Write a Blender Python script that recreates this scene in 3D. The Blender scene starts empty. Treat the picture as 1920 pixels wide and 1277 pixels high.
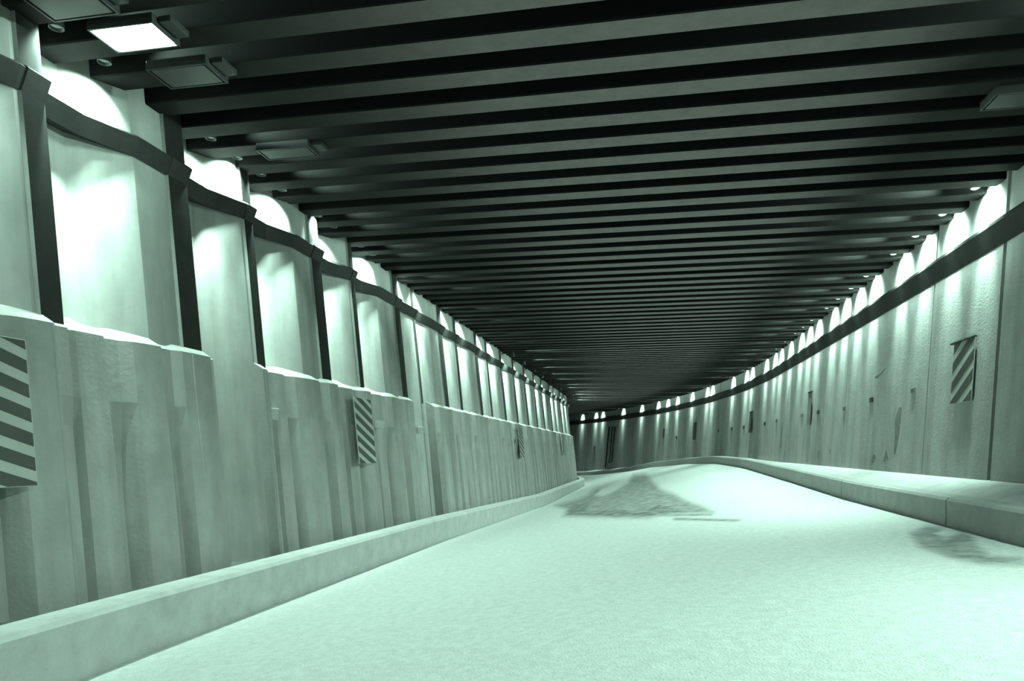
import bpy, bmesh, math, random
from mathutils import Vector, Matrix
random.seed(7)
SC = bpy.context.scene
COL = SC.collection

# ------------------------------------------------------------------ camera, world, exposure
F, HOR, EYE = 1350.0, 848.0, 1.4          # focal length in px (1920 frame), horizon row, eye height
TH = math.radians(10.65)                  # angle between view axis and tunnel axis
cd = bpy.data.cameras.new('camera'); cam = bpy.data.objects.new('camera', cd); COL.objects.link(cam)
cam.location = (0, 0, EYE); cam.rotation_euler = (math.radians(90), 0, 0)
cd.sensor_fit = 'HORIZONTAL'; cd.sensor_width = 36.0; cd.lens = 36.0 * F / 1920.0
cd.shift_y = (HOR - 638.5) / 1920.0
cd.clip_start = 0.05; cd.clip_end = 400
SC.camera = cam
w = bpy.data.worlds.new('world'); SC.world = w; w.use_nodes = True
w.node_tree.nodes['Background'].inputs[0].default_value = (.62, 1, .84, 1)
w.node_tree.nodes['Background'].inputs[1].default_value = 0.0
SC.view_settings.view_transform = 'Standard'
SC.view_settings.look = 'None'
SC.view_settings.gamma = 1.0
SC.view_settings.exposure = 0.0
SC.view_settings.use_curve_mapping = False

LIGHT = (.63, 1.0, .84)                   # mercury-green lamp colour
# (name, watts, cone, tilt towards its wall, blend) of the light of each floodlight
BEAMS_L = (('wall_wash', 250.0, 104, 32, .7), ('narrow_beam', 820.0, 50, 14, 1.0), ('road_beam', 140.0, 90, -22, 1.0), ('side_spill', 700.0, 42, -100, 1.0))
BEAMS_R = (('wall_wash', 330.0, 124, 48, .8), ('narrow_beam', 560.0, 38, 9, 1.0), ('road_beam', 570.0, 96, -38, 1.0), ('side_spill', 1300.0, 42, -100, 1.0))
S_LENS = 4.0                              # radiance of the glowing glass

# ------------------------------------------------------------------ tunnel geometry
CEIL = 3.07                               # soffit height above the eye
class Path:
    def __init__(s, x0, s0, R): s.x0, s.s0, s.R = x0, s0, R
    def at(s, a, off=0.0, z=0.0):         # a along the wall, off to the right of the path, z above the eye
        ph = max(0.0, (a - s.s0) / s.R)
        if ph == 0: x, q = s.x0, a
        else: x, q = s.x0 - s.R * (1 - math.cos(ph)), s.s0 + s.R * math.sin(ph)
        x += math.cos(ph) * off; q += math.sin(ph) * off
        return Vector((x * math.cos(TH) + q * math.sin(TH), q * math.cos(TH) - x * math.sin(TH), z + EYE))
    def yaw(s, a):                        # rotation about Z that maps +Y to the path direction
        return -TH + max(0.0, (a - s.s0) / s.R)
LW, RW = Path(-4.45, 38.5, 20.0), Path(3.96, 22.0, 80.0)
def lbat(z): return .10 * (CEIL - z)      # walls lean outward at the top
def rbat(z): return -.065 * (CEIL - z)
def proj(p): return 960 + F * p.x / p.y, HOR - F * (p.z - EYE) / p.y
def interp(t, tab):
    if t <= tab[0][0]: return tab[0][1]
    for (a, b), (c, d) in zip(tab, tab[1:]):
        if t <= c: return b + (d - b) * (t - a) / (c - a)
    return tab[-1][1]
ZL = [(0, -1.36), (4.4, -1.39), (8.5, -1.45), (11.8, -1.5), (24, -1.80), (41, -1.86), (60, -1.95)]
ZR = [(0, -.77), (7, -.77), (12, -.735), (16, -.65), (24, -.5), (30, -.45), (36, -.56), (43.5, -.88), (52, -1.52), (59, -1.89), (70, -2.2)]
ZB = [(0, -.31), (8, -.31), (29, -.27), (36, -.36), (43, -.58), (54, -1.2), (61, -1.58), (70, -1.8)]   # foot of the right wall
def wall_pt(path, bat, px, py, lo=2.0, hi=62.0, off=0.0):
    """(a, z) of the wall point seen at a pixel of the photograph"""
    best = None; a = lo
    if path is LW: hi = 40.5
    while a < hi:
        z = 0.0
        for _ in range(5):
            p = path.at(a, bat(z) + off, z); z = (HOR - py) * p.y / F
        p = path.at(a, bat(z) + off, z)
        if p.y > .5:
            e = abs(proj(p)[0] - px)
            if best is None or e < best[0] - 1e-6: best = (e, a, z)
        a += .04
    return best[1], best[2]

# ------------------------------------------------------------------ materials
def mat(name, base, rough=.8, metal=0.0, var=.0, scale=(1, 1, 1), nscale=3.0, bump=0.0, bscale=40.0, spec=.3, overlay=None, streak=None):
    m = bpy.data.materials.new(name); m.use_nodes = True; nt = m.node_tree; b = nt.nodes['Principled BSDF']
    b.inputs['Roughness'].default_value = rough; b.inputs['Metallic'].default_value = metal
    b.inputs['Specular IOR Level'].default_value = spec
    b.inputs['Base Color'].default_value = (*base, 1)
    if var or bump or overlay or streak:
        tc = nt.nodes.new('ShaderNodeTexCoord'); mp = nt.nodes.new('ShaderNodeMapping'); mp.inputs['Scale'].default_value = scale
        nt.links.new(tc.outputs['Object'], mp.inputs[0])
    col = None
    if var:
        n = nt.nodes.new('ShaderNodeTexNoise'); n.inputs['Scale'].default_value = nscale; n.inputs['Detail'].default_value = 6; n.inputs['Roughness'].default_value = .65
        nt.links.new(mp.outputs[0], n.inputs['Vector'])
        r = nt.nodes.new('ShaderNodeValToRGB'); r.color_ramp.elements[0].position = .3; r.color_ramp.elements[1].position = .7
        r.color_ramp.elements[0].color = (*[c * (1 - var) for c in base], 1); r.color_ramp.elements[1].color = (*[min(1, c * (1 + var)) for c in base], 1)
        nt.links.new(n.outputs['Fac'], r.inputs[0]); col = r.outputs[0]
    if streak:                            # vertical run-off stains
        mp2 = nt.nodes.new('ShaderNodeMapping'); mp2.inputs['Scale'].default_value = (1, 1, .06)
        nt.links.new(tc.outputs['Object'], mp2.inputs[0])
        n2 = nt.nodes.new('ShaderNodeTexNoise'); n2.inputs['Scale'].default_value = streak[0]; n2.inputs['Detail'].default_value = 4
        nt.links.new(mp2.outputs[0], n2.inputs['Vector'])
        r2 = nt.nodes.new('ShaderNodeValToRGB'); r2.color_ramp.elements[0].position = .32; r2.color_ramp.elements[1].position = .6
        k = 1 - streak[1]; r2.color_ramp.elements[0].color = (k, k * .98, k * .95, 1); r2.color_ramp.elements[1].color = (1, 1, 1, 1)
        nt.links.new(n2.outputs['Fac'], r2.inputs[0])
        mx = nt.nodes.new('ShaderNodeMix'); mx.data_type = 'RGBA'; mx.blend_type = 'MULTIPLY'; mx.inputs[0].default_value = 1
        nt.links.new(col, mx.inputs[6]); nt.links.new(r2.outputs[0], mx.inputs[7]); col = mx.outputs[2]
    if overlay:                              # second colour mixed in by a mask stored on the mesh: (attribute, colour)
        at = nt.nodes.new('ShaderNodeAttribute'); at.attribute_name = overlay[0]
        mx = nt.nodes.new('ShaderNodeMix'); mx.data_type = 'RGBA'
        mx.inputs[7].default_value = (*overlay[1], 1)
        if col: nt.links.new(col, mx.inputs[6])
        n3 = nt.nodes.new('ShaderNodeTexNoise'); n3.inputs['Scale'].default_value = 5; n3.inputs['Detail'].default_value = 8
        nt.links.new(tc.outputs['Object'], n3.inputs['Vector'])
        ma = nt.nodes.new('ShaderNodeMath'); ma.operation = 'MULTIPLY_ADD'; ma.inputs[1].default_value = 1.0
        mb = nt.nodes.new('ShaderNodeMath'); mb.operation = 'MULTIPLY'
        mr = nt.nodes.new('ShaderNodeMapRange'); mr.inputs[1].default_value = .3; mr.inputs[2].default_value = .65; mr.inputs[3].default_value, mr.inputs[4].default_value = (.55, 1.15) if overlay[0] == 'stain' else (.985, 1.01)
        nt.links.new(n3.outputs['Fac'], mr.inputs[0]); nt.links.new(mr.outputs[0], mb.inputs[0]); nt.links.new(at.outputs['Fac'], mb.inputs[1])
        mb.use_clamp = True
        nt.links.new(mb.outputs[0], mx.inputs[0]); col = mx.outputs[2]
    if col: nt.links.new(col, b.inputs['Base Color'])
    if bump:
        n = nt.nodes.new('ShaderNodeTexNoise'); n.inputs['Scale'].default_value = bscale; n.inputs['Detail'].default_value = 5
        nt.links.new(tc.outputs['Object'], n.inputs['Vector'])
        bp = nt.nodes.new('ShaderNodeBump'); bp.inputs['Strength'].default_value = bump; bp.inputs['Distance'].default_value = .02
        nt.links.new(n.outputs['Fac'], bp.inputs['Height']); nt.links.new(bp.outputs[0], b.inputs['Normal'])
    return m
def emit(name, strength, color=LIGHT):
    m = bpy.data.materials.new(name); m.use_nodes = True; nt = m.node_tree; nt.nodes.clear()
    e = nt.nodes.new('ShaderNodeEmission'); o = nt.nodes.new('ShaderNodeOutputMaterial')
    e.inputs[0].default_value = (*color, 1); e.inputs[1].default_value = strength
    nt.links.new(e.outputs[0], o.inputs[0]); return m
M = dict(
    road=mat('pale_worn_concrete_road', (.55, .56, .55), .85, var=.13, nscale=16, bump=.6, bscale=70, overlay=('stain', (.13, .135, .13))),
    kerb=mat('kerb_concrete', (.40, .40, .39), .9, var=.14, nscale=5, bump=.25, bscale=50),
    pave=mat('pavement_concrete', (.48, .48, .47), .9, var=.15, nscale=4, bump=.3, bscale=50),
    trough=mat('gutter_dirt', (.09, .088, .085), .95, var=.4, nscale=6, bump=.5, bscale=30),
    pile=mat('painted_sheet_pile', (.32, .32, .31), .7, var=.10, nscale=3, streak=(5, .25)),
    clad=mat('lower_wall_concrete', (.32, .32, .31), .85, var=.10, nscale=4, bump=.12, bscale=30, streak=(4, .2)),
    rwall=mat('cast_concrete_wall', (.37, .37, .36), .88, var=.10, nscale=3, bump=.2, bscale=35, streak=(3, .22)),
    beam=mat('dusty_beam_soffit', (.20, .172, .172), .85, var=.12, nscale=6, spec=.1, overlay=('end_dark', (.008, .0075, .0075))),
    web=mat('gap_shade_side', (.013, .0125, .0125), .95, spec=0),  # shade of the gaps between beams, painted into the side colour
    deck=mat('gap_shade_deck', (.01, .01, .01), .95, spec=.05),  # near-black too, the gap shade is put into its colour
    rail=mat('dark_wall_rail', (.026, .025, .024), .8, var=.2, nscale=8, spec=.2),
    black=mat('black_lamp_casting', (.03, .03, .03), .5),
    grey=mat('grey_lamp_casting', (.22, .22, .21), .5),
    wire=mat('grey_cable', (.5, .5, .48), .5),
    glass=emit('glowing_lamp_glass', S_LENS),
    glass_low=emit('recessed_lamp_glass', .3),
    tube=emit('lit_ceiling_diffuser', 60.0),
    dead=mat('unlit_grey_diffuser', (.045, .045, .044), .4),
    plate=mat('marker_plate_pale', (.42, .42, .40), .5, var=.06, nscale=5),
    stripe=mat('marker_stripe_dark', (.07, .07, .065), .5),
    reflector=mat('dark_reflector', (.05, .05, .05), .4),
    scuff=mat('dark_scuff', (.18, .18, .175), .9, var=.3, nscale=12),
    post=mat('dark_post', (.022, .021, .02), .85, var=.2, nscale=6, spec=.1),  # narrow raised strips between the bays, darker than the piling
    joint=mat('joint_filler', (.10, .095, .085), .9),
)

# ------------------------------------------------------------------ mesh helpers
def link(name, verts, faces, mats, parent=None, smooth=False, fm=None):
    me = bpy.data.meshes.new(name); me.from_pydata([tuple(v) for v in verts], [], faces); me.update()
    o = bpy.data.objects.new(name, me); COL.objects.link(o)
    for m in (mats if isinstance(mats, (list, tuple)) else [mats]): me.materials.append(m)
    if fm:
        for p, i in zip(me.polygons, fm): p.material_index = i
    bm = bmesh.new(); bm.from_mesh(me); bmesh.ops.recalc_face_normals(bm, faces=bm.faces); bm.to_mesh(me); bm.free()
    if smooth:
        for p in me.polygons: p.use_smooth = True
    if parent: o.parent = parent
    return o
class MB:
    def __init__(s): s.v, s.f, s.m = [], [], []
    def add(s, v, f, mi=0):
        k = len(s.v); s.v += [Vector(q) for q in v]; s.f += [tuple(k + i for i in q) for q in f]; s.m += [mi] * len(f)
    def box(s, c, size, mi=0, bev=0.0):
        c = Vector(c); x, y, z = (q / 2 for q in size)
        if bev <= 0:
            v = [c + Vector((sx * x, sy * y, sz * z)) for sz in (-1, 1) for sy in (-1, 1) for sx in (-1, 1)]
            s.add(v, [(0, 2, 3, 1), (4, 5, 7, 6), (0, 1, 5, 4), (2, 6, 7, 3), (0, 4, 6, 2), (1, 3, 7, 5)], mi)
        else:
            bm = bmesh.new(); bmesh.ops.create_cube(bm, size=1)
            for q in bm.verts: q.co = Vector((q.co.x * 2 * x, q.co.y * 2 * y, q.co.z * 2 * z))
            bmesh.ops.bevel(bm, geom=list(bm.edges), offset=bev, segments=2, affect='EDGES', profile=.5)
            bm.verts.ensure_lookup_table(); bm.verts.index_update()
            s.add([c + q.co for q in bm.verts], [tuple(q.index for q in fc.verts) for fc in bm.faces], mi); bm.free()
    def lathe(s, prof, n=20, mi=0, T=Matrix()):
        v = []; f = []
        for r, z in prof:
            for i in range(n):
                t = 2 * math.pi * i / n; v.append(T @ Vector((r * math.cos(t), r * math.sin(t), z)))
        for j in range(len(prof) - 1):
            for i in range(n):
                k = (i + 1) % n; f.append((j * n + i, j * n + k, (j + 1) * n + k, (j + 1) * n + i))
        f.append(tuple(range(n))); f.append(tuple((len(prof) - 1) * n + i for i in range(n)))
        s.add(v, f, mi)
    def tube(s, pts, r, n=6, mi=0):
        pts = [Vector(p) for p in pts]; v = []; f = []
        for i, p in enumerate(pts):
            t = (pts[min(i + 1, len(pts) - 1)] - pts[max(i - 1, 0)]).normalized()
            a = t.cross(Vector((.3, .2, .93))).normalized(); b = t.cross(a)
            for k in range(n):
                q = 2 * math.pi * k / n; v.append(p + r * (math.cos(q) * a + math.sin(q) * b))
        for i in range(len(pts) - 1):
            for k in range(n):
                l = (k + 1) % n; f.append((i * n + k, i * n + l, (i + 1) * n + l, (i + 1) * n + k))
        f.append(tuple(range(n))); f.append(tuple((len(pts) - 1) * n + k for k in range(n)))
        s.add(v, f, mi)
    def build(s, name, mats, parent=None, smooth=False): return link(name, s.v, s.f, mats, parent, smooth, s.m)
def empty(name, loc, rz=0.0, **kw):
    o = bpy.data.objects.new(name, None); COL.objects.link(o); o.location = loc; o.rotation_euler = (0, 0, rz); o.empty_display_size = .1
    for k, v in kw.items(): o[k] = v
    return o
def structure(o): o['kind'] = 'structure'; return o
def tag(o, label, cat, group=None):
    o['label'] = label; o['category'] = cat
    if group: o['group'] = group
    return o
def sweep(name, path, stations, section, m, parent=None, closed=True, smooth=False):
    """section(a) -> list of (off, z); swept along a wall path"""
    v = []; f = []; n = None
    for a in stations:
        sec = section(a); n = len(sec); v += [path.at(a, o, z) for o, z in sec]
    for i in range(len(stations) - 1):
        for k in range(n if closed else n - 1):
            l = (k + 1) % n; f.append((i * n + k, i * n + l, (i + 1) * n + l, (i + 1) * n + k))
    if closed:
        f.append(tuple(range(n))); f.append(tuple((len(stations) - 1) * n + k for k in range(n)))
    return link(name, v, f, m, parent, smooth)
def steps(a0, a1, d):
    n = max(1, int(round((a1 - a0) / d))); return [a0 + (a1 - a0) * i / n for i in range(n + 1)]
A0, A1 = -5.0, 68.0

# ------------------------------------------------------------------ road
def inpoly(x, y, P):
    c = False; j = len(P) - 1
    for i in range(len(P)):
        (xi, yi), (xj, yj) = P[i], P[j]
        if (yi > y) != (yj > y) and x < (xj - xi) * (y - yi) / (yj - yi) + xi: c = not c
        j = i
    return c
def pdist(x, y, P):
    d = 1e9
    for i in range(len(P)):
        (ax, ay), (bx, by) = P[i - 1], P[i]; L = (bx - ax) ** 2 + (by - ay) ** 2
        t = max(0, min(1, ((x - ax) * (bx - ax) + (y - ay) * (by - ay)) / (L or 1)))
        d = min(d, math.hypot(x - ax - t * (bx - ax), (y - ay - t * (by - ay))))
    return d
# damp stains, outlines on the road as seen in the photograph: (outline, holes, strength, softness px)
STAINS = [
    ([(1056, 968), (1062, 955), (1040, 948), (1075, 938), (1100, 930), (1118, 915), (1150, 906), (1180, 900), (1188, 890), (1210, 888), (1226, 905),
      (1240, 918), (1262, 925), (1290, 940), (1320, 950), (1340, 961), (1310, 963), (1240, 966), (1218, 972), (1140, 971)], .80, 5),
    ([(1056, 968), (1075, 945), (1110, 940), (1100, 958), (1150, 955), (1210, 958), (1235, 945), (1260, 950), (1280, 962), (1215, 971), (1120, 970)], .30, 6),
    ([(1225, 965), (1335, 963), (1340, 967), (1225, 968)], .95, 2),
    ([(1262, 971), (1385, 974), (1385, 978), (1262, 975)], .95, 2),
    ([(1705, 1000), (1735, 985), (1790, 990), (1825, 1005), (1830, 1022), (1860, 1042), (1925, 1046), (1925, 1060), (1850, 1060), (1780, 1046), (1725, 1026)], .78, 5),
]
HOLES = [[(1116, 929), (1126, 918), (1175, 895), (1179, 905), (1150, 922), (1130, 930)], [(1050, 938), (1085, 920), (1100, 922), (1070, 937)],
         [(1752, 1000), (1780, 990), (1800, 1000), (1770, 1008)]]
def build_road():
    rows = steps(A0, 3, .5)[:-1] + steps(3, 24, .075)[:-1] + steps(24, 50, .13)[:-1] + steps(50, A1, .4); n = 96
    v = []; f = []; st = []
    for a in rows:
        l = LW.at(a, 1.05, interp(a, ZL)); r = RW.at(a, -.90, interp(a, ZR))
        for i in range(n + 1):
            p = l.lerp(r, i / n); v.append(p); val = 0.0
            if p.y > 5:
                x, y = proj(p)
                if 1000 < x < 1940 and 860 < y < 1080:
                    for P, k, soft in STAINS:
                        d = pdist(x, y, P)
                        if inpoly(x, y, P): val = max(val, k * min(1, .5 + .5 * d / soft)) if P is not STAINS[1][0] else val + k * min(1, d / soft)
                        elif d < soft: val = max(val, k * (.5 - .5 * d / soft))
                    for P in HOLES:
                        d = pdist(x, y, P)
                        if inpoly(x, y, P): val *= max(.08, .5 - d / 6)
                        elif d < 3: val *= .5 + .5 * d / 3
            st.append(min(1, val))
    for j in range(len(rows) - 1):
        for i in range(n):
            f.append((j * (n + 1) + i, j * (n + 1) + i + 1, (j + 1) * (n + 1) + i + 1, (j + 1) * (n + 1) + i))
    o = link('floor', v, f, M['road'], smooth=True)
    at = o.data.attributes.new('stain', 'FLOAT', 'POINT')
    for i, q in enumerate(st): at.data[i].value = q
    return structure(o)
floor = build_road()

# ------------------------------------------------------------------ kerbs and pavement
st = steps(A0, A1, .5)
def lk(a):
    z = interp(a, ZL); t = z + .39
    return [(1.06, z - .2), (1.06, t - .03), (1.03, t), (.80, t), (.80, z - .2)]
structure(sweep('kerb_left', LW, st, lk, M['kerb']))
def lt(a):
    t = interp(a, ZL) + .39 - .09
    return [(.82, t), (-.4, t + .03)]
structure(sweep('gutter_left', LW, st, lt, M['trough'], closed=False))
# right kerb: a run of long cast blocks with dark joints between them, then the pavement slabs behind it
def rk(a):
    z = interp(a, ZR); t = z + .29
    return [(-.905, z - .2), (-.905, t - .03), (-.875, t), (-.70, t + .015), (-.70, z - .2)]
def rp(a):
    t = interp(a, ZR) + .29
    b = interp(a, ZB)
    return [(-.70, t + .013), (rbat(b) + .03, b), (rbat(b) + .03, b - .3), (-.70, t - .3)]
KJ = []
for px in (1775, 1577, 1460): KJ.append(wall_pt(RW, lambda z: -.905, px, interp(px, [(1460, 890), (1577, 905), (1775, 955)]))[0])
kr = structure(empty('kerb_right', RW.at(3, -.9, -.7)))
kr_inv = Matrix.Translation(-Vector(kr.location))
def put(o, root):
    o.parent = root; o.matrix_parent_inverse = Matrix.Translation(root.location).inverted(); return o
cuts = [A0] + sorted(KJ) + [sorted(KJ)[-1] + 7.0 * k for k in range(1, 7)] + [A1]
for a, b in zip(cuts, cuts[1:]):
    if b - a > .3: put(sweep('kerb_block', RW, steps(a + .012, b - .012, .5), rk, M['kerb']), kr)
put(sweep('kerb_joint', RW, st, lambda a: [(o + (.015 if o < -.8 else -.01), z - .012) for o, z in rk(a)], M['joint']), kr)
structure(sweep('pavement_right', RW, st, rp, M['pave']))

# ------------------------------------------------------------------ left wall
def d2a(d): return 1.0178 * d - .838
BAY_D = [1.6, 2.75, 4.2, 5.39, 7.04, 8.2, 9.9, 11.04, 13.04, 14.0, 15.85, 17.05, 19.15, 20.35, 22.35, 24.4, 26.6, 28.8, 30.8, 33.3, 34.85, 37.3, 38.9, 41.0, 43]
BAY_D = [d * .97 for d in BAY_D]
BAYS = []
for i, d in enumerate(BAY_D):
    a = d2a(d); nx = d2a(BAY_D[i + 1]) if i + 1 < len(BAY_D) else a + 1.5
    BAYS.append((a, min(a + .94, nx - .13), nx))
PAN, FLANGE, POST = -.16, .10, .13
def profile():
    P = [(A0, FLANGE)]
    for i, (a, b, nx) in enumerate(BAYS):
        pan, fl, po = (PAN, FLANGE, POST) if i < 8 else (.05, .08, .10)      # the piling is flatter farther on
        P += [(a, pan), (a + .50 * (b - a), pan), (b - .01, fl)]
        sw = min(.28, nx - b - .03)
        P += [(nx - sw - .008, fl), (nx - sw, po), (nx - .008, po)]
    P.append((A1, POST)); return P
PROF = profile()
def prof(a): return interp(a, PROF)
pst = sorted(set([round(p, 4) for p, _ in PROF] + [round(q, 4) for q in steps(A0, A1, .5)]))
LEDGE = .91
wl = structure(empty('wall_left', LW.at(3, 0, -1.2)))
def upper(a):
    o = prof(a); return [(lbat(z) + o, z) for z in (-1.9, LEDGE, 2.6, CEIL + .5)]
v = []; f = []; fm = []
for a in pst: v += [LW.at(a, o, z) for o, z in upper(a)]
for i in range(len(pst) - 1):
    for k in range(3):
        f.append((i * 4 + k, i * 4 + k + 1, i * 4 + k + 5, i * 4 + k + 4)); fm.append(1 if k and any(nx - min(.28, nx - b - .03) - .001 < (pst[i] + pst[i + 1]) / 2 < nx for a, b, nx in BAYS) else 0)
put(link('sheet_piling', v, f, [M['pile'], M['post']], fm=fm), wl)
# thicker lower wall, with a splayed top and shallow vertical ribs, in three runs
def px2a(px, z): return wall_pt(LW, lbat, px, HOR - F * z / 10)[0] if False else None
def left_a(px, z, off=.2):
    best = None
    for i in range(0, 980):
        a = 1 + i * .04; p = LW.at(a, lbat(z) + off, z)
        if p.y < .5: continue
        e = abs(proj(p)[0] - px)
        if best is None or e < best[0]: best = (e, a)
    return best[1]
RUNS = [(A0, left_a(412, LEDGE)), (left_a(492, LEDGE), left_a(774, LEDGE)), (left_a(812, LEDGE), A1)]
RIBS = []
def ribs(a0, a1):
    P = [(a0, .02)]; a = a0 + .05; k = 0
    rr = random.Random(int(a0 * 10) + 50)
    if a0 < 0:                            # nearest run: even columns with one deeper slot before its end
        g = 6.0 - .56 * 18
        while g < a1 - .3:
            w_, d_ = (.23, -.20) if abs(g - 6.0) < .1 else (.17, -.12)
            P += [(g - .03, .02), (g, d_), (g + w_, d_), (g + w_ + .09, .0), (g + w_ + .2, .02)]; g += .56
        P.append((a1, .0)); return [p for p in P if a0 <= p[0] <= a1]
    while a < a1 - .5:
        wdt = rr.choice([.30, .36, .42, .62]); gap = rr.choice([.12, .16, .22, .30])
        P += [(a + .04, .0), (a + .06, -.13), (a + .03 + gap, -.125), (a + .14 + gap, .0), (a + .14 + gap + wdt * .4, .025)]
        a += gap + wdt
    P.append((a1, .0)); return P
for a0, a1 in RUNS:
    R = ribs(a0, a1)
    ss = sorted(set([round(p, 4) for p, _ in R] + [round(p, 4) for p in pst if a0 < p < a1] + [a0, a1]))
    ss = [p for i, p in enumerate(ss) if i == 0 or p - ss[i - 1] > .002]
    def low(a, R=R):
        q = interp(a, R); f = .20 + .30 * (max(prof(a), PAN) - FLANGE); g = f + .45 * q; f += q
        zt = LEDGE - .02                  # plain band above, columns with recesses between them below
        return [(lbat(-1.9) + f, -1.9), (lbat(-.35) + f, -.35), (lbat(0) + .75 * f + .25 * g, 0), (lbat(.40) + g, .40), (lbat(zt) + g, zt), (lbat(zt) + g - .02, zt + .015),
                (lbat(LEDGE) + prof(a) - .03, LEDGE + .02 + .40 * (g - max(prof(a), PAN))), (lbat(-1.9) - .4, -1.9)]
    put(sweep('lower_wall', LW, ss, low, M['clad']), wl)

# dark rail that follows the piling under the lamps
def lrail(a):
    o = .55 * max(prof(a), PAN) + .45 * FLANGE + .08
    b = lbat(2.6)
    return [(b + o - .06, 2.51), (b + o, 2.66), (b + o - .02, 2.68), (b + prof(a) - .03, 2.68 + .5 * (o - max(prof(a), PAN))), (b + prof(a) - .03, 2.55)]
structure(sweep('trim_left', LW, [p for p in pst if p < 60], lrail, M['rail']))

# ------------------------------------------------------------------ right wall
GR = sorted(wall_pt(RW, rbat, px, py)[0] for px, py in ((1872, 640), (1742, 700), (1586, 740)))
def rprof():
    P = [(A0, 0)]
    for i, g in enumerate(GR + [GR[-1] + 6 * k for k in range(1, 6)]):
        wd = .035 if i == 0 else .018
        P += [(g - wd - .004, 0), (g - wd, .05), (g + wd, .05), (g + wd + .004, 0)]
    P.append((A1, 0)); return P
RP = rprof()
rst = sorted(set([round(p, 4) for p, _ in RP] + [round(q, 4) for q in steps(A0, A1, .5)]))
wr = structure(empty('wall_right', RW.at(3, 0, -.4)))
put(sweep('concrete_face', RW, rst, lambda a: [(rbat(z) + interp(a, RP), z) for z in (-2.3, 0.5, 2.4, CEIL + .5)], M['rwall'], closed=False), wr)
def rrail(a):
    b = rbat(2.5)
    return [(b - .015, 2.33), (b - .06, 2.59), (b - .05, 2.63), (b + .03, 2.64), (b + .03, 2.40)]
structure(sweep('trim_right', RW, st, rrail, M['rail']))

# ------------------------------------------------------------------ ceiling: deck and close-set beams
ce = structure(empty('ceiling', LW.at(3, 4, CEIL)))
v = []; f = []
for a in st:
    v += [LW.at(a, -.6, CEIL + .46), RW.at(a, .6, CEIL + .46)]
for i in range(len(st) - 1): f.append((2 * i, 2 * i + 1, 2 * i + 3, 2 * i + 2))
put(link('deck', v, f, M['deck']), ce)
PITCH, PH0 = .475, 5.285 - .475 * 20
BO = [-8.75, -7.9, -7.2, -6.6, -6.15, -5.7, -5.2, -4.2, -3.2, -2.5, -2.1, -1.75, -1.4, -.8, .3]     # stations along a beam, off from the right wall
END_TONE = [(-8.75, 1), (-6.9, .98), (-6.1, .68), (-5.0, .05), (-2.7, 0), (-2.1, .3), (-1.5, .93), (.3, 1)]   # beam colour darker towards both ends, over the lamp rows
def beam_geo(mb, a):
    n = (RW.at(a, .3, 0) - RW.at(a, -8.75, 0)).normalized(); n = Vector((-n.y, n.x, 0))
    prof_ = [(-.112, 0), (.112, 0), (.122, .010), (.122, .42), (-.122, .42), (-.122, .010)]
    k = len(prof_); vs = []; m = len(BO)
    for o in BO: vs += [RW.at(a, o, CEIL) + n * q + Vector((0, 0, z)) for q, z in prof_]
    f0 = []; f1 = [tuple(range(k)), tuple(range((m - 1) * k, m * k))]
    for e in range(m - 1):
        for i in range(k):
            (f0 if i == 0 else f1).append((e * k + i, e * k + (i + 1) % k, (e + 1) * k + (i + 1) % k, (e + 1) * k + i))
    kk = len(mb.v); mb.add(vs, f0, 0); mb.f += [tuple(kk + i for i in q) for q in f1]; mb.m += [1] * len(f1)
def end_dark(o):
    me = o.data; at = me.attributes.new('end_dark', 'FLOAT', 'POINT'); k = 6 * len(BO)
    for i in range(len(me.vertices)): at.data[i].value = interp(BO[(i % k) // 6], END_TONE)
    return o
rest = MB(); cnt = 0; k = 0
while True:
    a = PH0 + PITCH * k; k += 1
    if a > 67: break
    if a < 3.2 or cnt >= 98: beam_geo(rest, a); continue
    mb = MB(); beam_geo(mb, a); put(end_dark(mb.build('ceiling_beam', [M['beam'], M['web']])), ce); cnt += 1
o = put(end_dark(rest.build('ceiling_beams', [M['beam'], M['web']])), ce); o['kind'] = 'stuff'

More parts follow.
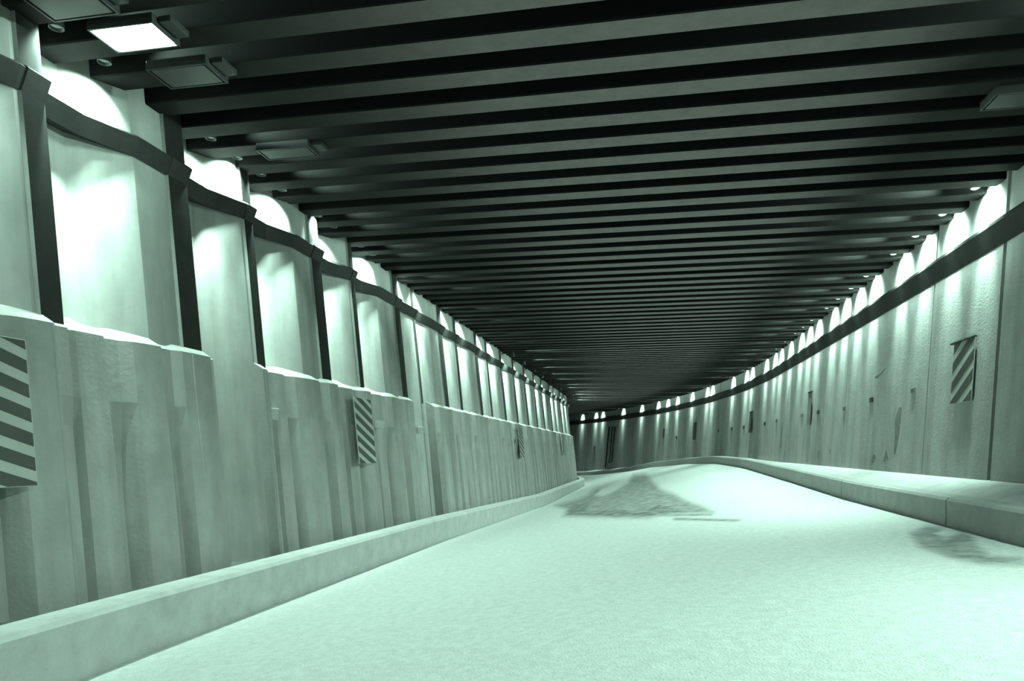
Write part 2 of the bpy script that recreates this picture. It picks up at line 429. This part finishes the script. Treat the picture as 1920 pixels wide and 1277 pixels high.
# ------------------------------------------------------------------ floodlights
def ordinal(n):
    return {1: 'first', 2: 'second', 3: 'third', 4: 'fourth', 5: 'fifth', 6: 'sixth', 7: 'seventh', 8: 'eighth', 9: 'ninth', 10: 'tenth', 11: 'eleventh', 12: 'twelfth',
            13: 'thirteenth', 14: 'fourteenth', 15: 'fifteenth', 16: 'sixteenth', 17: 'seventeenth', 18: 'eighteenth', 19: 'nineteenth', 20: 'twentieth'}.get(n) or \
        (('twenty-' if n < 30 else 'thirty-') + ordinal(n % 10) if n % 10 else {30: 'thirtieth', 40: 'fortieth'}[n])
MESH = {}
def beam_dir(a): return (RW.at(a, .3, CEIL) - RW.at(a, -8.75, CEIL)).normalized()
def floodlight(path, a, off, z, side, label, group, arm):
    """head hangs at off from the path; local +X points away from its wall; arm = distance back to the wall"""
    s = 1 if side == 'l' else -1
    d = beam_dir(a) * s; loc = path.at(a, lbat(z) + (PAN if a < 12.3 else .05) if s > 0 else rbat(z), z) + d * arm      # out along the gap between two beams
    root = empty('floodlight', loc, math.atan2(d.y, d.x), label=label, category='floodlight', group=group)
    hung = path is RW or a < 21; key = side + str(hung)
    if key not in MESH:
        b = MB(); b.lathe([(.022, .075), (.035, .07), (.045, .03), (.05, -.02), (.053, -.06 if side == 'l' else -.035), (.048, -.06 if side == 'l' else -.035), (.04, -.015)], 18)
        hs = b.build('housing', M['black'] if side == 'l' else M['grey'], None, True).data
        g = MB(); g.lathe([(.042, -.012), (.042, -.03), (.036, -.04), (.024, -.046), (.008, -.049)], 16); gl = g.build('lamp_glass', M['glass_low' if side == 'l' else 'glass'], None, True).data
        c = MB()
        if hung: c.box((-.03, 0, .19), (.016, .016, .30)); c.box((-.03, 0, .335), (.06, .06, .012), 0, .003)
        else: c.box((-arm / 2 - .02, 0, .045), (arm - .07, .02, .012)); c.box((-arm + .03, 0, .035), (.012, .08, .08), 0, .003)
        c.box((-.03, .048, .02), (.03, .008, .05)); c.box((-.03, -.048, .02), (.03, .008, .05)); c.box((-.035, 0, .046), (.02, .10, .008)); br = c.build('bracket', M['black']).data
        w_ = MB()
        for q in (-.02, .03):
            w_.tube([(0, q * .4, .07), (.02, q, .085), (.05, q * 1.5, .075), (.08, q * 2, .03), (.11, q * 2.2, .01), (.14, q * 2.4, .03), (.17, q * 2.5, .10), (.19, q * 2.5, .20), (.20, q * 2.5, .32)], .008)
        cb = w_.build('cable', M['wire'], None, True).data
        MESH[key] = [('housing', hs), ('lamp_glass', gl), ('bracket', br)] + ([('cable', cb)] if side == 'r' else [])
        for ob in [o for o in COL.objects if o.parent is None and o.type == 'MESH' and o.data in (hs, gl, br, cb)]: bpy.data.objects.remove(ob)
    for nm, me in MESH[key]:
        o = bpy.data.objects.new(nm, me); COL.objects.link(o); o.parent = root
    for nm, e, size, tilt, bl in (BEAMS_L if side == 'l' else BEAMS_R):
        ld = bpy.data.lights.new(nm, 'SPOT'); ld.energy = e; ld.color = LIGHT; ld.spot_size = math.radians(size); ld.spot_blend = bl; ld.shadow_soft_size = .035
        lo = bpy.data.objects.new(nm, ld); COL.objects.link(lo); lo.parent = root; lo.location = (0, 0, -.07 if side == 'l' else -.06)
        if nm == 'side_spill': lo.location = (.07, 0, -.06)
        lo.rotation_euler = (0, math.radians(tilt), 0)      # tilt towards the wall
    return root
ARM_L, ARM_R, LAMP_Z, LAMP_ZR = .36, .18, CEIL + .10, CEIL + .065
def gap(a): return PH0 + PITCH * (math.floor((a - PH0) / PITCH) + .5)      # middle of the gap between two beams
LS = []
for i, (a, b, nx) in enumerate(BAYS):
    if i < 3: LS.append(a + .35)
    elif i < 8:
        g = PH0 + PITCH * (round((a + .40 * (b - a) - PH0) / PITCH) - .5); LS += [g, g + PITCH]
    else: LS.append(a + .40 * (b - a))
LS = [gap(a) if a < 21 else a for a in LS]
for i in range(1, len(LS)):
    if LS[i] - LS[i - 1] < .1: LS[i] = LS[i - 1] + PITCH
for i, a in enumerate(LS):
    floodlight(LW, a, 0, LAMP_Z if a < 21 else CEIL - .09, 'l', 'floodlight atop the left wall, ' + ordinal(i + 1) + ' from the near end', 'floodlights along the left wall', ARM_L)
RP_PX = [1846, 1784, 1732, 1699, 1638, 1613, 1590, 1570, 1538, 1522, 1503, 1483, 1468, 1453, 1436, 1413, 1401, 1375, 1338, 1327, 1301, 1270, 1255, 1237, 1204, 1169, 1131, 1117, 1093]
def right_a(px, z, off=0.0):
    best = None
    for i in range(0, 3000):
        a = 4 + i * .02; p = RW.at(a, rbat(z) + off, z)
        if p.y < .5: continue
        e = abs(proj(p)[0] - px)
        if best is None or e < best[0]: best = (e, a)
    return best[1]
RA = [.8, 2.2, 3.5, 4.7, 5.7] + [right_a(px, 2.85) for px in RP_PX]  # nearest ones are out of view, partly added to brighten the near road
RA = [gap(a) for a in RA]
for i in range(1, len(RA)):
    if RA[i] - RA[i - 1] < .1: RA[i] += PITCH
for i, a in enumerate(RA):
    floodlight(RW, a, 0, LAMP_ZR, 'r', 'floodlight with looped cable atop the right wall, ' + ordinal(i + 1) + ' from the near end', 'floodlights along the right wall', ARM_R)

# ------------------------------------------------------------------ box luminaires under the beams
def ceil_at(px, py, z):
    d = F * z / (HOR - py); return Vector(((px - 960) * d / F, d, z + EYE))
def box_light(px, py, lit, label, wdt=.46, dep=.26):
    z = CEIL - .07; p = ceil_at(px, py, z)
    root = empty('ceiling_light', p, -TH, label=label, category='ceiling light', group='box lights under the beams')
    b = MB(); b.box((0, 0, .045), (wdt + .06, dep + .05, .05), 0, .008); b.box((wdt / 2 + .09, 0, .045), (.10, dep * .8, .045), 0, .006)
    b.box((0, dep / 2 + .018, .01), (wdt + .06, .014, .03)); b.box((0, -dep / 2 - .018, .01), (wdt + .06, .014, .03))
    b.box((wdt / 2 + .023, 0, .01), (.014, dep + .03, .03)); b.box((-wdt / 2 - .023, 0, .01), (.014, dep + .03, .03))
    b.build('housing', M['black'], root)
    g = MB(); g.box((0, 0, .006), (wdt, dep, .022), 0, .005); g.build('diffuser', M['tube'] if lit else M['dead'], root)
box_light(252, 71, True, 'glowing white box light under the ceiling beams at upper left')
box_light(352, 143, False, 'unlit grey box light, next one beyond the glowing white box light')
box_light(540, 287, False, 'unlit dark box light above the twin lit bays of the left piling', .5, .2)
box_light(130, 8, False, 'unlit box light cut by the top edge, nearer than the glowing one')
box_light(1915, 187, False, 'unlit box light under the beams at the right edge of the view')

# ------------------------------------------------------------------ hazard markers
def clip(P, axis, lim, keep_less):
    out = []
    for i in range(len(P)):
        a, b = P[i - 1], P[i]; ia = (a[axis] <= lim) == keep_less; ib = (b[axis] <= lim) == keep_less
        if ia != ib:
            t = (lim - a[axis]) / (b[axis] - a[axis]); out.append((a[0] + t * (b[0] - a[0]), a[1] + t * (b[1] - a[1])))
        if ib: out.append(b)
    return out
def marker(path, bat, px, py, wdt, hgt, nst, rise, side, label, off, bracket=True):
    a, z = wall_pt(path, bat, px, py, off=off)
    s = 1 if side == 'l' else -1
    root = empty('hazard_marker', path.at(a, bat(z) + off, z), path.yaw(a), label=label, category='sign', group='striped hazard markers')
    lean = math.atan(.10 if side == 'l' else -.065)
    root.rotation_euler = (0, -lean if side == 'l' else -lean, path.yaw(a))
    b = MB(); b.box((0, 0, 0), (.012, wdt, hgt), 0, .003)
    pit = hgt / nst
    for k in range(-3, int(nst) + 3):
        c = -hgt / 2 + pit * (k + .3)
        Q = [(-wdt / 2, c - rise / 2), (wdt / 2, c + rise / 2), (wdt / 2, c + rise / 2 + pit * .55), (-wdt / 2, c - rise / 2 + pit * .55)]
        Q = clip(Q, 1, hgt / 2 - .004, True)
        if len(Q) > 2: Q = clip(Q, 1, -hgt / 2 + .004, False)
        if len(Q) < 3: continue
        m = len(Q); x0, x1 = s * .005, s * .009
        b.add([(x0, y * .97, q) for y, q in Q] + [(x1, y * .97, q) for y, q in Q], [tuple(range(m)), tuple(range(m, 2 * m))] + [(i, (i + 1) % m, m + (i + 1) % m, m + i) for i in range(m)], 1)
    b.build('plate', [M['plate'], M['stripe']], root)
    c = MB(); c.box((-s * .008, 0, hgt * .35), (.012, .05, .04)); c.box((-s * .008, 0, -hgt * .35), (.012, .05, .04))
    if bracket: c.box((0, -.06 * s, hgt / 2 + .012), (.03, wdt * 1.15, .02))
    c.build('bracket', M['black'], root)
LO = .24
marker(LW, lbat, -40, 768, .75, .95, 6, -.22, 'l', 'hazard marker with dark slanted stripes at the left edge, on the lower wall', LO, False)
marker(LW, lbat, 685, 808, .62, .93, 6, -.24, 'l', 'hazard marker with dark slanted stripes, second on the left lower wall', LO, False)
marker(LW, lbat, 977, 830, .7, .95, 6, -.24, 'l', 'small distant striped hazard marker, third on the left lower wall', LO + .05, False)
marker(LW, lbat, 1056, 834, .7, .95, 6, -.24, 'l', 'farthest striped hazard marker at the far end of the left wall', LO + .06, False)
marker(RW, rbat, 1806, 697, .60, .76, 3.1, -.36, 'r', 'large hazard marker with three wide dark stripes on the near right wall', -.03)
def plain_marker(px, py, wdt, hgt, m, label):
    a, z = wall_pt(RW, rbat, px, py, off=-.04)
    root = empty('marker_board', RW.at(a, rbat(z) - .04, z), RW.yaw(a), label=label, category='sign', group='narrow marker boards on the right wall')
    root.rotation_euler = (math.radians(0), math.atan(.065), RW.yaw(a))
    b = MB(); b.box((0, 0, 0), (.014, wdt, hgt), 0, .003); b.build('plate', m, root)
    c = MB(); c.box((.02, 0, hgt * .3), (.03, .05, .05)); c.box((.02, 0, -hgt * .3), (.03, .05, .05)); c.box((-.002, 0, hgt / 2 + .012), (.03, wdt * 1.1, .022)); c.build('bracket', M['black'], root)
plain_marker(1517, 767, .34, .78, M['grey'], 'narrow grey marker board under the lamps on the middle right wall')
plain_marker(1407, 792, .42, .74, M['stripe'], 'dark narrow marker board on the right wall, beyond the grey one')
plain_marker(1302, 809, .5, .85, M['stripe'], 'small dark marker board on the curving far right wall')
plain_marker(1244, 813, .3, .5, M['stripe'], 'tiny dark marker board on the far curve, left of the small dark board')
plain_marker(1114, 845, .35, .6, M['grey'], 'tiny marker board on the farthest wall beside the dark pipes')

# ------------------------------------------------------------------ small reflectors and plates
def reflector(px, py, wdt, hgt, m, label):
    a, z = wall_pt(RW, rbat, px, py, off=-.02)
    root = empty('wall_reflector', RW.at(a, rbat(z) - .018, z), RW.yaw(a), label=label, category='reflector', group='box reflectors on the right wall')
    b = MB(); b.box((.008, 0, 0), (.018, wdt, hgt), 0, .005); b.build('case', m, root)
    c = MB(); c.box((-.002, 0, 0), (.006, wdt * .8, hgt * .7), 0, .002); c.build('face', M['reflector'] if m is not M['grey'] else M['scuff'], root)
for (px, py, wd, hg, m, lb) in [
    (1710, 732, .17, .08, 'grey', 'grey box reflector on right wall, nearest to the striped marker'),
    (1633, 750, .19, .085, 'reflector', 'dark box reflector, second from the striped marker on right wall'),
    (1582, 766, .19, .085, 'grey', 'grey box reflector beside the vertical joint of the right wall'),
    (1533, 773, .20, .09, 'reflector', 'dark box reflector just right of the grey marker board'),
    (1503, 779, .22, .09, 'grey', 'grey box reflector just left of the grey marker board'),
    (1455, 789, .22, .10, 'grey', 'faint grey box reflector midway between the two marker boards'),
    (1433, 795, .24, .11, 'reflector', 'dark box reflector right of the dark narrow marker board'),
    (1394, 801, .24, .12, 'reflector', 'dark box reflector left of the dark narrow marker board'),
    (1371, 804, .24, .12, 'reflector', 'dark box reflector, second left of the dark narrow board'),
    (1346, 808, .24, .12, 'reflector', 'small dark box reflector right of the small dark far board'),
    (1268, 820, .24, .14, 'reflector', 'tiny dark box reflector between the far marker boards')]:
    reflector(px, py, wd, hg, M[m], lb)
def left_plate(px, py, wdt, hgt, label, LO=LO):
    a, z = wall_pt(LW, lbat, px, py, off=LO - .02)
    root = empty('wall_plate', LW.at(a, lbat(z) + LO - .012, z), LW.yaw(a), label=label, category='plate', group='small pale plates on the left wall')
    b = MB(); b.box((0, 0, 0), (.02, wdt, hgt), 0, .004); b.build('plate', M['plate'], root)
    c = MB()
    for q in (-1, 1): c.lathe([(.008, -.004), (.008, .004), (.004, .007)], 8, 0, Matrix.Translation((.011, q * wdt * .4, 0)) @ Matrix.Rotation(math.pi / 2, 4, 'Y'))
    c.build('screw', M['grey'], root)
left_plate(505, 776, .3, .13, 'pale blank plate on the lower left wall, before the second striped marker', .135)
left_plate(712, 796, .36, .11, 'pale blank plate just right of the second striped marker on left wall')
left_plate(788, 806, .34, .11, 'pale blank plate on the left piling, third from the near end', .135)
left_plate(971, 824, .5, .12, 'tiny pale plate beside the third striped marker on left wall')

# ------------------------------------------------------------------ scuffs and stains on the right wall (thin chips in the face, parts of the wall)
def chip(name, pts, m):
    P = []
    for px, py in pts:
        a, z = wall_pt(RW, rbat, px, py, off=-.003); P.append(RW.at(a, rbat(z) - .003, z))
    k = len(P); back = [p + Vector((.006, 0, 0)) for p in P]
    put(link(name, P + back, [tuple(range(k)), tuple(range(k, 2 * k))] + [(i, (i + 1) % k, k + (i + 1) % k, k + i) for i in range(k)], m), wr)
chip('scrape', [(1687, 762), (1690, 764), (1688, 790), (1684, 820), (1679, 852), (1676, 853), (1677, 820), (1679, 785)], M['scuff'])
chip('scrape', [(1633, 868), (1637, 854), (1641, 852), (1643, 866), (1640, 858), (1636, 868)], M['scuff'])
chip('scrape', [(1656, 865), (1662, 843), (1666, 858), (1667, 862), (1662, 861), (1659, 866)], M['scuff'])
chip('scrape', [(1466, 800), (1467.5, 800), (1464, 840), (1462.5, 840)], M['scuff'])
chip('scrape', [(1533.3, 845), (1534.6, 845), (1534, 860), (1532.8, 860)], M['scuff'])
chip('scrape', [(1555.4, 842), (1556.6, 842), (1556, 852), (1555, 852)], M['scuff'])
chip('crack', [(1640, 707), (1652, 699), (1660, 690), (1661, 691), (1653, 701), (1641, 708.5)], M['scuff'])

# ------------------------------------------------------------------ pipes on the far wall
def pipe(px0, py0, px1, py1, r, label):
    a, z0 = wall_pt(RW, rbat, px0, py0, lo=44, off=-.1); a1, z1 = wall_pt(RW, rbat, px1, py1, lo=44, off=-.1)
    t, b_ = RW.at(a, rbat(z0) - .1, z0), RW.at(a1, rbat(z1) - .1, z1)
    root = empty('drain_pipe', b_, 0, label=label, category='pipe', group='dark pipes on the far wall')
    m = MB(); d = t - b_; m.tube([d * 0, d * .5, d], r, 10); m.build('pipe', M['black'], root, True)
    c = MB()
    for q in (.15, .5, .85):
        k = d * q; c.box(k + Vector((0, .03, 0)), (r * 2.6, .14, .06))
    c.build('clamp', M['grey'], root)
pipe(1142, 800, 1135, 876, .05, 'dark vertical pipe on the far wall, the left one of three')
pipe(1148, 800, 1142, 868, .04, 'dark vertical pipe on the far wall, the middle one of three')
pipe(1153, 800, 1147, 866, .045, 'dark vertical pipe on the far wall, the right one of three')
